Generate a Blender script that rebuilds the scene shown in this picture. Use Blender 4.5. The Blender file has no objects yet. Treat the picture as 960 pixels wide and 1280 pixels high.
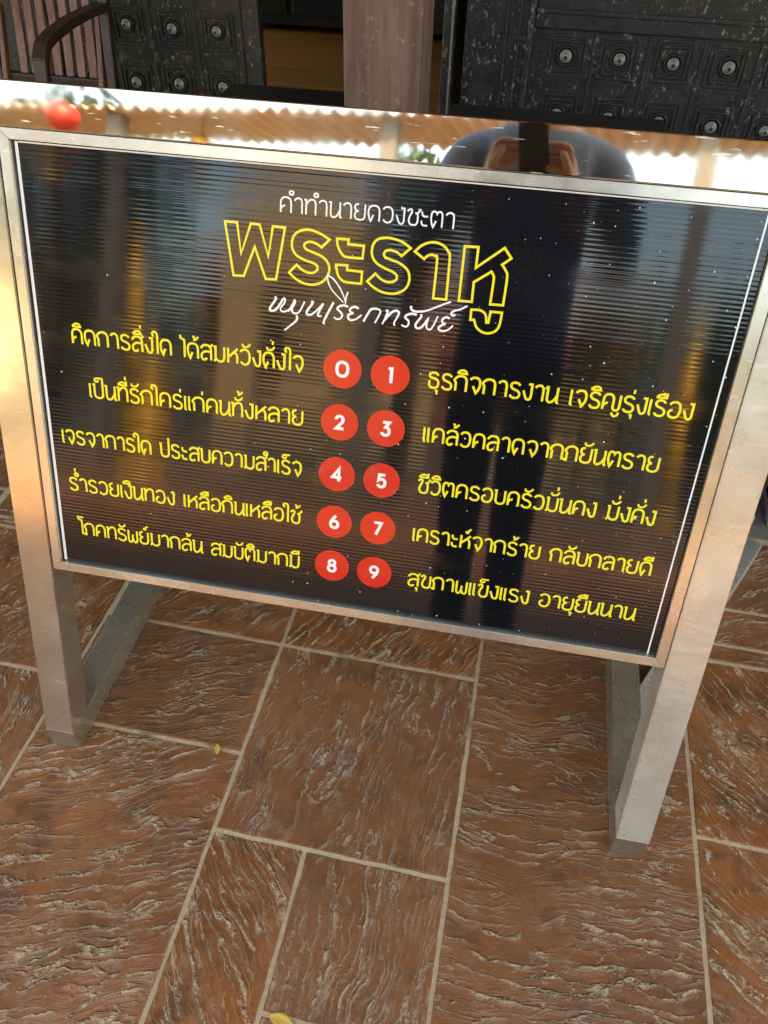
import bpy, bmesh, math, random
from mathutils import Vector, Matrix
random.seed(7)
R = math.radians
sc = bpy.context.scene
COL = sc.collection

# ------------------------------------------------------------------ camera
cam = bpy.data.cameras.new('camera'); cam_o = bpy.data.objects.new('camera', cam); COL.objects.link(cam_o)
PITCH, ROLL, YAW, FOC = 0.7612, 0.0271, 0.1697, 966.82
CAM = Vector((0, 0, 1.4))
def cam_axes():
    f = Vector((0, math.cos(PITCH), -math.sin(PITCH))); u = Vector((0, math.sin(PITCH), math.cos(PITCH))); r = Vector((1, 0, 0))
    c, s = math.cos(ROLL), math.sin(ROLL)
    r2, u2 = c*r + s*u, -s*r + c*u
    Y = Matrix.Rotation(YAW, 3, 'Z')
    return Y @ r2, Y @ u2, Y @ f
cr, cu, cf = cam_axes()
cam_m = Matrix(((cr.x, cu.x, -cf.x, CAM.x), (cr.y, cu.y, -cf.y, CAM.y), (cr.z, cu.z, -cf.z, CAM.z), (0, 0, 0, 1)))
cam_o.matrix_world = cam_m
cam.sensor_fit = 'VERTICAL'; cam.sensor_height = 24.0; cam.sensor_width = 18.0
cam.lens = FOC / 1280 * 24.0
cam.clip_start = 0.005; cam.clip_end = 2000
sc.camera = cam_o

# ------------------------------------------------------------------ sky, sun, exposure
SUN_EL, SUN_AZ = R(58), R(28)          # azimuth from +Y towards +X : behind the shop, to the right
w = bpy.data.worlds.new('World'); sc.world = w; w.use_nodes = True
wn = w.node_tree
sky = wn.nodes.new('ShaderNodeTexSky'); sky.sky_type = 'NISHITA'; sky.sun_disc = False
sky.sun_elevation = SUN_EL; sky.sun_rotation = SUN_AZ; sky.dust_density = 2.5; sky.air_density = 1.0
bg = wn.nodes['Background']; wn.links.new(sky.outputs[0], bg.inputs[0]); bg.inputs[1].default_value = 0.15
sun = bpy.data.lights.new('sun', 'SUN'); sun.energy = 3.6; sun.angle = R(0.5); sun.color = (1.0, 0.9, 0.74)
so = bpy.data.objects.new('sun', sun); COL.objects.link(so)
sd = Vector((math.cos(SUN_EL)*math.sin(SUN_AZ), math.cos(SUN_EL)*math.cos(SUN_AZ), math.sin(SUN_EL)))
so.rotation_euler = sd.to_track_quat('Z', 'Y').to_euler(); so.location = sd*30
sc.view_settings.view_transform = 'Standard'; sc.view_settings.look = 'None'
sc.view_settings.gamma = 1.0; sc.view_settings.use_curve_mapping = False
sc.view_settings.exposure = 2.92
sc.view_settings.use_white_balance = True; sc.view_settings.white_balance_temperature = 8300; sc.view_settings.white_balance_tint = 2
sc.cycles.use_denoising = True
sc.cycles.max_bounces = 10; sc.cycles.diffuse_bounces = 5; sc.cycles.glossy_bounces = 6
sc.cycles.sample_clamp_indirect = 6.0

# ------------------------------------------------------------------ helpers
def lin(r, g, b):
    f = lambda c: c/12.92 if c <= 0.04045 else ((c+0.055)/1.055)**2.4
    return (f(r/255), f(g/255), f(b/255), 1)
class NT:
    """small node-tree writer"""
    def __init__(s, name, rough=0.5, metal=0.0, spec=0.5):
        s.m = bpy.data.materials.new(name); s.m.use_nodes = True; s.t = s.m.node_tree; s.t.nodes.clear()
        s.o = s.n('ShaderNodeOutputMaterial'); s.b = s.n('ShaderNodeBsdfPrincipled'); s.l(s.b.outputs[0], s.o.inputs[0])
        s.set('Roughness', rough); s.set('Metallic', metal); s.set('Specular IOR Level', spec)
    def n(s, t): return s.t.nodes.new(t)
    def l(s, a, b): s.t.links.new(a, b)
    def set(s, k, v):
        i = s.b.inputs[k]
        if hasattr(v, 'is_output'): s.l(v, i)
        else: i.default_value = v
        return s
    def put(s, i, v):
        if hasattr(v, 'is_output'): s.l(v, i)
        elif v is not None: i.default_value = v
    def co(s, k='Object'): return s.n('ShaderNodeTexCoord').outputs[k]
    def map(s, v, scale=(1,1,1), rot=(0,0,0), loc=(0,0,0)):
        m = s.n('ShaderNodeMapping'); s.l(v, m.inputs[0]); m.inputs['Scale'].default_value = scale; m.inputs['Rotation'].default_value = rot; m.inputs['Location'].default_value = loc
        return m.outputs[0]
    def noise(s, v, scale, det=3, rough=0.55, dist=0.0, out=0):
        n = s.n('ShaderNodeTexNoise'); s.put(n.inputs['Vector'], v); n.inputs['Scale'].default_value = scale; n.inputs['Detail'].default_value = det
        n.inputs['Roughness'].default_value = rough; n.inputs['Distortion'].default_value = dist
        return n.outputs[out]
    def ma(s, op, a, b=None, c=None, clamp=False):
        n = s.n('ShaderNodeMath'); n.operation = op; n.use_clamp = clamp
        for i, v in enumerate((a, b, c)): s.put(n.inputs[i], v)
        return n.outputs[0]
    def vm(s, op, a, b):
        n = s.n('ShaderNodeVectorMath'); n.operation = op; s.put(n.inputs[0], a); s.put(n.inputs[1], b); return n.outputs[0]
    def ss(s, v, a, b, lo=0.0, hi=1.0):
        n = s.n('ShaderNodeMapRange'); n.interpolation_type = 'SMOOTHSTEP'; s.l(v, n.inputs[0])
        for i, x in zip((1, 2, 3, 4), (a, b, lo, hi)): n.inputs[i].default_value = x
        return n.outputs[0]
    def mix(s, f, a, b, mode='MIX'):
        n = s.n('ShaderNodeMix'); n.data_type = 'RGBA'; n.blend_type = mode
        s.put(n.inputs[0], f); s.put(n.inputs[6], a); s.put(n.inputs[7], b); return n.outputs[2]
    def bump(s, h, dist, strength=1.0, normal=None):
        n = s.n('ShaderNodeBump'); s.l(h, n.inputs['Height']); n.inputs['Distance'].default_value = dist; n.inputs['Strength'].default_value = strength
        if normal is not None: s.l(normal, n.inputs['Normal'])
        s.l(n.outputs[0], s.b.inputs['Normal']); return n.outputs[0]
    def sep(s, v):
        n = s.n('ShaderNodeSeparateXYZ'); s.l(v, n.inputs[0]); return n.outputs

def tag(o, label=None, cat=None, group=None, kind=None):
    if label: o['label'] = label
    if cat: o['category'] = cat
    if group: o['group'] = group
    if kind: o['kind'] = kind
    return o
def empty(name, loc, label, cat, group=None):
    o = bpy.data.objects.new(name, None); COL.objects.link(o); o.location = loc; o.empty_display_size = .1
    return tag(o, label, cat, group)
def obj(name, bm, mat, parent=None, smooth=False, recalc=True):
    """link a bmesh written in world coordinates as one object; parent keeps it in place"""
    if recalc: bmesh.ops.recalc_face_normals(bm, faces=bm.faces[:])
    me = bpy.data.meshes.new(name); bm.to_mesh(me); bm.free()
    for m in (mat if isinstance(mat, (list, tuple)) else [mat]): me.materials.append(m)
    if smooth:
        for p in me.polygons: p.use_smooth = True
    o = bpy.data.objects.new(name, me); COL.objects.link(o)
    if parent is not None:
        o.parent = parent; o.matrix_parent_inverse = world_of(parent).inverted()
    return o
def world_of(o):
    m = o.matrix_basis.copy()
    if o.parent is not None: m = world_of(o.parent) @ o.matrix_parent_inverse @ m
    return m
def copy_tree(o, parent=None):
    c = o.copy(); COL.objects.link(c)
    if parent is not None: c.parent = parent; c.matrix_parent_inverse = o.matrix_parent_inverse.copy()
    for ch in [x for x in bpy.data.objects if x.parent == o]: copy_tree(ch, c)
    return c
def B(): return bmesh.new()
def box(bm, x0, x1, y0, y1, z0, z1, bev=0.0, M=None, seg=2):
    t = bmesh.new(); bmesh.ops.create_cube(t, size=1)
    for v in t.verts: v.co = Vector(((x0+x1)/2 + v.co.x*(x1-x0), (y0+y1)/2 + v.co.y*(y1-y0), (z0+z1)/2 + v.co.z*(z1-z0)))
    if bev: bmesh.ops.bevel(t, geom=t.edges[:], offset=bev, segments=seg, affect='EDGES', profile=0.5)
    if M is not None: bmesh.ops.transform(t, matrix=M, verts=t.verts)
    me = bpy.data.meshes.new('t'); t.to_mesh(me); t.free(); bm.from_mesh(me); bpy.data.meshes.remove(me)
def beam(bm, a, b, wx, wy, up=(0, 0, 1), bev=0.002):
    """box bar from a to b; wx across, wy along 'up'"""
    a, b = Vector(a), Vector(b); d = b-a; L = d.length; z = d.normalized(); x = Vector(up).cross(z)
    if x.length < 1e-4: x = Vector((1, 0, 0))
    x.normalize(); y = z.cross(x)
    M = Matrix(((x.x, y.x, z.x, a.x), (x.y, y.y, z.y, a.y), (x.z, y.z, z.z, a.z), (0, 0, 0, 1)))
    box(bm, -wx/2, wx/2, -wy/2, wy/2, 0, L, bev, M)
def tube(bm, pts, rad, seg=10, close=False):
    pts = [Vector(p) for p in pts]; rings = []
    n = len(pts); rads = rad if isinstance(rad, (list, tuple)) else [rad]*n
    ref = None
    for i, p in enumerate(pts):
        t = (pts[min(i+1, n-1)]-pts[max(i-1, 0)]).normalized()
        if ref is None: ref = Vector((0, 0, 1)) if abs(t.z) < .9 else Vector((1, 0, 0))
        x = (ref - t*ref.dot(t)).normalized(); y = t.cross(x); ref = x
        rings.append([bm.verts.new(p + (x*math.cos(a)+y*math.sin(a))*rads[i]) for a in [2*math.pi*k/seg for k in range(seg)]])
    for a, b in zip(rings, rings[1:]):
        for k in range(seg): bm.faces.new((a[k], a[(k+1) % seg], b[(k+1) % seg], b[k]))
    bm.faces.new(rings[0][::-1]); bm.faces.new(rings[-1])
def lathe(bm, prof, seg=24, M=None):
    rings = []
    for r, z in prof:
        rings.append([bm.verts.new((max(r, 1e-5)*math.cos(a), max(r, 1e-5)*math.sin(a), z)) for a in [2*math.pi*k/seg for k in range(seg)]])
    for a, b in zip(rings, rings[1:]):
        for k in range(seg): bm.faces.new((a[k], a[(k+1) % seg], b[(k+1) % seg], b[k]))
    bm.faces.new(rings[0][::-1]); bm.faces.new(rings[-1])
    if M is not None: bmesh.ops.transform(bm, matrix=M, verts=[v for r in rings for v in r])
def sheet(bm, x0, x1, y0, y1, z):
    return bm.faces.new([bm.verts.new(p) for p in ((x0, y0, z), (x1, y0, z), (x1, y1, z), (x0, y1, z))])

# ------------------------------------------------------------------ materials
def m_floor():
    n = NT('stamped_tile', 0.5); uv = n.co('UV'); gp = n.co('Object')
    wv = n.vm('SUBTRACT', n.noise(uv, 4.2, 2, out=1), (0.5, 0.5, 0.5)); wv = n.vm('MULTIPLY', wv, (0.03, 0.11, 0.0))
    wv2 = n.vm('SUBTRACT', n.noise(uv, 46, 3, 0.62, out=1), (0.5, 0.5, 0.5)); wv2 = n.vm('MULTIPLY', wv2, (0.018, 0.014, 0.0))
    p = n.vm('ADD', n.vm('ADD', uv, wv), wv2)
    # stamped slate relief: terraces along the grain, of uneven spacing
    f1 = n.ma('MULTIPLY', n.noise(n.map(p, (2.6, 13, 1)), 1.0, 2.0, 0.5), 4.2)
    f1 = n.ma('ADD', f1, n.ma('MULTIPLY', n.sep(p)[1], 36.0))
    fr1 = n.ma('FRACT', f1)
    f2 = n.ma('MULTIPLY', n.noise(n.map(p, (7, 34, 1), loc=(3, 1, 0)), 1.0, 3.0, 0.55), 4.0)
    f2 = n.ma('ADD', f2, n.ma('MULTIPLY', n.sep(p)[1], 88.0)); fr2 = n.ma('FRACT', f2)
    msk1 = n.ss(n.noise(n.map(uv, (3.2, 9, 1)), 1.0, 3), 0.43, 0.55); msk2 = n.ss(n.noise(n.map(uv, (4, 9, 1), loc=(5, 5, 0)), 1.0, 3), 0.42, 0.55)
    brk = n.ss(n.noise(n.map(p, (19, 34, 1)), 1.0, 4, 0.68), 0.43, 0.56); crumb = n.ss(n.noise(gp, 210, 2, 0.6), 0.36, 0.58, 0.35, 1.0)
    c1 = n.ma('MULTIPLY', n.ma('MULTIPLY', n.ss(fr1, 0.66, 0.92), n.ss(fr1, 0.96, 1.0, 1, 0)), msk1)
    c2 = n.ma('MULTIPLY', n.ma('MULTIPLY', n.ss(fr2, 0.70, 0.92), n.ss(fr2, 0.95, 1.0, 1, 0)), msk2)
    h1 = n.ma('MULTIPLY', n.ma('MULTIPLY', n.ma('POWER', fr1, 3.0), n.ss(fr1, 0.955, 1.0, 1, 0)), n.ma('MULTIPLY', msk1, n.ma('ADD', n.ma('MULTIPLY', brk, 0.8), 0.2)))
    h2 = n.ma('MULTIPLY', n.ma('MULTIPLY', n.ma('POWER', fr2, 3.0), n.ss(fr2, 0.95, 1.0, 1, 0)), msk2)
    a1 = n.ma('ABSOLUTE', n.ma('SUBTRACT', n.noise(n.map(p, (4.4, 19, 1), loc=(9, 2, 0)), 1.0, 2.5, 0.5), 0.5)); r1 = n.ss(a1, 0.005, 0.027, 1, 0)
    a2 = n.ma('ABSOLUTE', n.ma('SUBTRACT', n.noise(n.map(p, (10, 44, 1), loc=(1, 7, 0)), 1.0, 2.5, 0.55), 0.5)); r2 = n.ss(a2, 0.004, 0.030, 1, 0)
    mA = n.ss(n.noise(n.map(uv, (5, 8, 1), loc=(2, 8, 0)), 1.0, 4, 0.6), 0.475, 0.565); mB = n.ss(n.noise(n.map(uv, (7, 9, 1), loc=(6, 3, 0)), 1.0, 4, 0.6), 0.475, 0.57)
    calm = n.ss(n.noise(n.map(uv, loc=(11, 4, 0)), 4.2, 3, 0.6), 0.40, 0.53, 0.12, 1.0)
    lump = n.ss(n.noise(gp, 62, 3, 0.6), 0.36, 0.56)
    r1 = n.ma('MULTIPLY', r1, n.ma('MULTIPLY', mA, lump)); r2 = n.ma('MULTIPLY', n.ma('MULTIPLY', r2, calm), n.ma('MULTIPLY', mB, lump)); c2 = n.ma('MULTIPLY', c2, calm); h2 = n.ma('MULTIPLY', h2, calm); c1 = n.ma('MULTIPLY', c1, n.ma('ADD', n.ma('MULTIPLY', calm, 0.7), 0.3)); h1 = n.ma('MULTIPLY', h1, n.ma('ADD', n.ma('MULTIPLY', calm, 0.6), 0.4))
    grain = n.noise(gp, 240, 3, 0.65)
    und = n.noise(p, 9, 3)
    H = n.ma('ADD', n.ma('ADD', n.ma('MULTIPLY', h1, 0.8), n.ma('MULTIPLY', h2, 0.3)), n.ma('ADD', n.ma('MULTIPLY', grain, 0.10), n.ma('MULTIPLY', und, 0.8)))
    H = n.ma('ADD', H, n.ma('ADD', n.ma('MULTIPLY', r1, 0.9), n.ma('MULTIPLY', r2, 0.5)))
    # colours: red-brown stain worn through to tan cement on the ridges
    base = n.mix(n.ss(n.noise(gp, 3.1, 4, 0.6), 0.35, 0.68), lin(132, 74, 32), lin(160, 94, 46))
    base = n.mix(n.ss(n.noise(gp, 12, 4, 0.65), 0.45, 0.72), base, lin(100, 58, 32))
    base = n.mix(n.ma('MULTIPLY', n.ss(n.noise(gp, 130, 2), 0.5, 0.75), 0.35), base, lin(70, 38, 22))
    crest = n.ma('MULTIPLY', n.ma('MAXIMUM', c1, n.ma('MULTIPLY', c2, 0.55)), brk); crest = n.ma('MULTIPLY', n.ma('MAXIMUM', crest, n.ma('MAXIMUM', r1, n.ma('MULTIPLY', r2, 0.85))), crumb)
    dust = n.ma('MULTIPLY', n.ss(n.noise(n.map(p, (26, 60, 1)), 1.0, 5, 0.72), 0.50, 0.66), n.ss(n.noise(gp, 5, 3), 0.35, 0.65, 0.15, 0.95))
    col = n.mix(n.ma('MULTIPLY', dust, 0.85), base, lin(150, 118, 88))
    col = n.mix(n.ma('MULTIPLY', crest, 0.82), col, lin(216, 184, 140))
    col = n.mix(n.ss(n.noise(n.vm('MULTIPLY', uv, (0.02, 0.02, 0)), 9.0, 0), 0.30, 0.70, 0.0, 0.45), col, lin(116, 80, 56))
    low = n.ma('MULTIPLY', n.ma('MULTIPLY', n.ss(fr1, 0.0, 0.09, 1, 0), n.ma('MULTIPLY', msk1, brk)), 0.4)
    col = n.mix(low, col, lin(60, 34, 22))
    spk = n.ss(n.noise(gp, 340, 1), 0.765, 0.80)
    col = n.mix(n.ma('MULTIPLY', spk, 0.8), col, lin(210, 185, 150))
    n.set('Base Color', col); n.set('Roughness', n.ss(n.noise(gp, 14, 3), 0.3, 0.7, 0.28, 0.50))
    n.bump(H, 0.0062, 1.0)
    return n.m
def m_grout():
    n = NT('grout', 0.8); gp = n.co('Object')
    c = n.mix(n.noise(gp, 40, 4, 0.7), lin(178, 144, 106), lin(216, 184, 140)); c = n.mix(n.ss(n.noise(gp, 9, 3), 0.55, 0.75), c, lin(128, 84, 50))
    n.set('Base Color', c); n.bump(n.noise(gp, 120, 3), 0.003); return n.m
def m_steel(name='stainless_steel', rough=(0.08, 0.2), film=0.0, seed=0.0, bd=0.0006, dull=0.0, tone=1.0):
    n = NT(name, 0.2, 1.0-dull); gp = n.map(n.co('Object'), loc=(seed, seed*2, 0))
    br = n.noise(n.map(gp, (900, 14, 14)), 1.0, 2)
    big = n.noise(gp, 7, 3, 0.6)
    n.set('Base Color', n.mix(n.ss(big, 0.35, 0.7), (0.58*tone, 0.52*tone, 0.41*tone**1.25, 1), (0.69*tone, 0.63*tone, 0.51*tone**1.25, 1)))
    sm_ = n.ss(n.noise(gp, 16, 4, 0.65), 0.3, 0.75, *rough); scr = n.ss(n.noise(n.map(gp, (30, 30, 260), rot=(.3, .2, 0)), 1.0, 2, 0.5), 0.66, 0.74, 0.0, 0.16)
    n.set('Roughness', n.ma('ADD', sm_, scr))
    if dull: n.set('Metallic', n.ss(n.noise(gp, 5, 3), 0.3, 0.7, 1.0-dull*.8, 1.0-dull*1.2))
    h = n.ma('ADD', n.ma('MULTIPLY', n.noise(gp, 9, 1), 1.0), n.ma('MULTIPLY', n.noise(n.map(gp, (1, 1, 4.0)), 17, 2, 0.5), 0.06 + film*0.9))
    h = n.ma('ADD', h, n.ma('MULTIPLY', br, 0.004))
    n.bump(h, bd + film*0.004, 0.6)
    return n.m
def m_print(name, col, rough=0.12, spec=0.5, ridges=True):
    n = NT(name, rough, 0, spec); gp = n.co('Object')
    n.set('Base Color', n.mix(n.ma('MULTIPLY', n.ss(n.noise(gp, 60, 3), 0.5, 0.8), 0.12), col, (0.25, 0.22, 0.18, 1)))
    if ridges:
        s_ = n.ma('SINE', n.ma('MULTIPLY', n.sep(gp)[1], 2*math.pi/0.006)); n.bump(s_, 0.00003, 0.4)
    return n.m
def m_plain(name, c, rough=0.5, var=0.25, scale=12, metal=0.0, bumpd=0.0, spec=0.5):
    n = NT(name, rough, metal, spec); gp = n.co('Object')
    d = (c[0]*(1-var), c[1]*(1-var), c[2]*(1-var), 1); e = (c[0]*(1+var), c[1]*(1+var), c[2]*(1+var), 1)
    n.set('Base Color', n.mix(n.noise(gp, scale, 4, 0.6), d, e))
    if bumpd: n.bump(n.noise(gp, scale*4, 4, 0.6), bumpd)
    return n.m
def m_wood(name, a, b, axis=2, scale=6, rough=0.45):
    n = NT(name, rough); s = [38, 38, 38]; s[axis] = 2.2
    g = n.noise(n.map(n.co('Object'), s), scale/6, 4, 0.6, 0.6)
    n.set('Base Color', n.mix(n.ss(g, 0.3, 0.72), a, b)); n.bump(g, 0.0012); return n.m
def m_worn(name, base, brown, amt):
    n = NT(name, 0.42); gp = n.co('Object')
    c = n.mix(n.noise(gp, 5, 4), base, tuple(x*1.45 for x in base[:3])+(1,))
    br = n.ma('MULTIPLY', n.ss(n.noise(gp, 9, 5, 0.7), 0.54, 0.66), n.ss(n.noise(gp, 75, 4, 0.7), 0.48, 0.62))
    c = n.mix(n.ma('MULTIPLY', br, amt), c, brown)
    wh = n.ma('MULTIPLY', n.ss(n.noise(n.map(gp, (1, 1, 0.6)), 58, 5, 0.78), 0.56, 0.65), n.ss(n.noise(gp, 8, 3), 0.42, 0.58))
    c = n.mix(n.ma('MULTIPLY', wh, 0.75), c, lin(168, 160, 142))
    n.set('Base Color', c); n.set('Roughness', n.ss(n.noise(gp, 18, 3), 0.3, 0.7, 0.32, 0.6)); n.bump(n.noise(gp, 70, 4, 0.65), 0.002); return n.m

M = {}
M['tile'] = m_floor(); M['grout'] = m_grout()
M['steel'] = m_steel('stainless_steel', (0.02, 0.06), 0.0, 0.0, 0.00022); M['steel_dull'] = m_steel('dull_stainless_steel', (0.13, 0.22), 0.02, 3.0, 0.0005, 0.10)
M['steel_film'] = m_steel('filmed_stainless_steel', (0.24, 0.38), 0.42, 8.0, 0.0009, 0.42)
M['alu'] = m_steel('aluminium_frame', (0.18, 0.30), 0.0, 5.0, 0.0004, 0.22); M['steel_bar'] = m_steel('shaded_steel_bar', (0.22, 0.36), 0.02, 12.0, 0.0006, 0.2, 0.72)  # floor bars and rear legs: same steel, dark reflections put into its colour
def m_board():
    n = NT('black_print', 0.06, 0, 0.58); gp = n.co('Object')
    vo = n.n('ShaderNodeTexVoronoi'); vo.voronoi_dimensions = '2D'; n.l(gp, vo.inputs['Vector']); vo.inputs['Scale'].default_value = 46
    sepc = n.n('ShaderNodeSeparateColor'); n.l(vo.outputs['Color'], sepc.inputs[0])
    rad = n.ma('MULTIPLY', n.ma('POWER', sepc.outputs[1], 3.0), 0.038); rad = n.ma('ADD', rad, 0.013)
    dot = n.ma('LESS_THAN', vo.outputs['Distance'], rad)
    side = n.ss(n.sep(gp)[0], 0.25, 0.9, 0.03, 0.50)
    dot = n.ma('MULTIPLY', dot, n.ma('LESS_THAN', sepc.outputs[0], side))
    smear = n.ma('MULTIPLY', n.ss(n.noise(n.map(gp, (5, 9, 1), rot=(0, 0, .5)), 1.0, 4, 0.65), 0.50, 0.72), 0.10)
    dust = n.ma('MULTIPLY', n.ss(n.noise(gp, 420, 2), 0.60, 0.75), n.ss(n.noise(gp, 6, 3), 0.45, 0.70, 0.0, 0.10))
    c = n.mix(n.ma('ADD', dust, 0.0), (0.006, 0.006, 0.007, 1), lin(150, 140, 125)); c = n.mix(dot, c, lin(225, 222, 212))
    n.set('Base Color', c); n.set('Roughness', n.ma('ADD', smear, n.ma('MULTIPLY', dot, 0.5, None), None)); n.b.inputs['Roughness'].default_value = .06
    r = n.ma('ADD', n.ma('ADD', smear, 0.045), n.ma('MULTIPLY', dot, 0.5)); n.set('Roughness', r)
    return n.m
M['black_print'] = m_board()
M['yellow_print'] = m_print('yellow_print', lin(244, 222, 54), 0.16, 0.4)
M['white_print'] = m_print('white_print', lin(240, 236, 226), 0.16, 0.4)
M['red_print'] = m_print('red_print', lin(214, 40, 24), 0.14, 0.5)
M['black_wood'] = m_worn('worn_black_paint', (0.011, 0.0105, 0.0095, 1), lin(96, 66, 38), 0.55)
M['black_wood_l'] = m_worn('worn_dark_green_paint', (0.011, 0.012, 0.0085, 1), lin(110, 78, 46), 0.85)
M['knob'] = m_plain('worn_white_metal', lin(150, 142, 128), 0.38, 0.45, 75, 0.2, 0.0008)
M['dark_iron'] = m_plain('dark_iron', (0.012, 0.011, 0.010, 1), 0.4, 0.4, 40)
M['chair_wood'] = m_wood('chair_brown_wood', lin(98, 56, 40), lin(146, 92, 70), 2)
M['chair_dark'] = m_wood('chair_dark_wood', lin(34, 20, 14), lin(60, 34, 22), 1)
def m_post():
    n = NT('brown_painted_post', 0.55); gp = n.co('Object')
    st = n.noise(n.map(gp, (26, 26, 2.2)), 1.0, 5, 0.65, 0.3)
    c = n.mix(n.ss(st, 0.32, 0.70), lin(92, 66, 52), lin(130, 100, 82)); c = n.mix(n.ma('MULTIPLY', n.ss(n.noise(gp, 46, 5, 0.75), 0.60, 0.68), 0.5), c, lin(172, 154, 138))
    n.set('Base Color', c); n.bump(n.ma('ADD', st, n.ma('MULTIPLY', n.noise(gp, 120, 3), 0.4)), 0.0016); return n.m
M['post_paint'] = m_post()
M['bench'] = m_wood('dark_bench_wood', lin(26, 21, 15), lin(40, 32, 22), 0)
M['cab'] = m_wood('dark_cabinet_wood', lin(40, 30, 22), lin(64, 46, 34), 0)
M['pale_base'] = m_plain('pale_stone_base', lin(170, 160, 150), 0.6, 0.2, 30)
M['oak_floor'] = m_wood('orange_floorboards', lin(120, 72, 24), lin(160, 102, 40), 0, 5, 0.35)
M['plaster'] = m_plain('tan_plaster', lin(190, 158, 118), 0.85, 0.15, 3, bumpd=.002)
M['dark_wall'] = m_plain('dark_interior', (0.03, 0.026, 0.022, 1), 0.7, 0.3, 4)
M['roof_tile'] = m_plain('terracotta', lin(150, 84, 56), 0.7, 0.25, 6)
M['corr'] = m_plain('rusty_corrugated_sheet', lin(176, 158, 144), 0.5, 0.25, 5)
M['gold'] = m_plain('gilded_plaster', lin(214, 160, 60), 0.4, 0.25, 9, 0.3)
M['paving'] = m_plain('courtyard_paving', lin(84, 72, 60), 0.85, 0.15, 2.5, bumpd=.003)
M['bark'] = m_wood('bark', lin(60, 46, 34), lin(96, 78, 58), 2, 6, 0.9)
M['leaf'] = m_plain('leaves', (0.05, 0.09, 0.025, 1), 0.5, 0.5, 3)
M['grey_paint'] = m_plain('grey_painted_steel', lin(112, 106, 104), 0.45, 0.15, 8)
M['red_paper'] = m_plain('red_lantern_cloth', lin(170, 34, 24), 0.45, 0.12, 20)
M['skin'] = m_plain('skin', lin(196, 140, 108), 0.5, 0.06, 30)
M['shirt'] = m_plain('dusty_blue_shirt', lin(122, 136, 164), 0.85, 0.3, 40)
M['trousers'] = m_plain('black_trousers', (0.010, 0.010, 0.012, 1), 0.85, 0.3, 40)
M['hair'] = m_plain('black_hair', (0.008, 0.007, 0.006, 1), 0.45, 0.3, 60)
M['phone'] = m_plain('phone_case', lin(60, 64, 74), 0.3, 0.1, 30)
M['dry_leaf'] = m_plain('yellow_dry_leaf', lin(214, 168, 66), 0.5, 0.2, 60)
M['grey_cement'] = m_plain('grey_cement', lin(120, 110, 98), 0.6, 0.25, 8, bumpd=.002)
M['canvas'] = m_plain('cream_canvas', lin(205, 190, 160), 0.8, 0.1, 10)
# ------------------------------------------------------------------ SETTING: ground, stamped floor
bm = B(); sheet(bm, -400, 400, -400, 400, -0.03)
tag(obj('ground', bm, M['paving']), kind='structure')
TY = -0.0153; TC, TS = math.cos(TY), math.sin(TY)
G = 0.0028                                               # half a joint
tiles = []                                               # s0, s1, t0, t1, turn of the stamped grain
def T(s0, s1, t0, t1, rot): tiles.append((s0, s1, t0, t1, rot))
T(-.4046, .0289, .5532, .977, 82); T(-.4046, .0289, .977, 1.40, 60); T(-.4046, -.231, .10, .5532, 125); T(-.231, .0289, .294, .5532, 84); T(-.231, .0289, .10, .294, 78)
T(.0289, .4619, .10, 1.14, 4); T(.0289, .4619, 1.14, 1.545, 20)
T(-.826, -.4046, .10, .708, 24); T(-.82, -.4046, .708, .9765, 200); T(-.81, -.4046, .9765, 1.40, 35)
T(-1.26, -.826, .10, .80, 100); T(-1.26, -.82, .80, 1.18, 60); T(-1.26, -.81, 1.21, 1.545, 20)
T(.4619, .895, .10, .726, 140); T(.4619, .895, .726, 1.14, 130); T(.4619, .895, 1.14, 1.19, 10); T(-1.26, -.81, 1.18, 1.21, 10); T(.4619, .895, 1.19, 1.30, 10); T(.4619, .895, 1.30, 1.545, 40)
T(-.81, .0289, 1.40, 1.545, 10)
rr = random.Random(3)
for i in range(-9, 10):                                  # the rest of the porch, outside the traced tiles
    s0 = -.4046 + .4333*i; s1 = s0+.4333
    if i < -2 or i > 2:
        t = -3.0 + rr.random()*.3
        while t < 1.5:
            h = rr.choice((.27, .42, .42, .62)); T(s0, s1, t, min(t+h, 1.545), rr.choice((0, 90, 60, 120, 35))); t += h
    else:
        t = .10
        while t > -3.0:
            h = rr.choice((.27, .42, .42, .62)); T(s0, s1, t-h, t, rr.choice((0, 90, 60, 120, 35))); t -= h
bm = B(); uvl = bm.loops.layers.uv.new('UVMap')
W2 = lambda s, t, z: (s*TC - t*TS, s*TS + t*TC, z)
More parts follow.
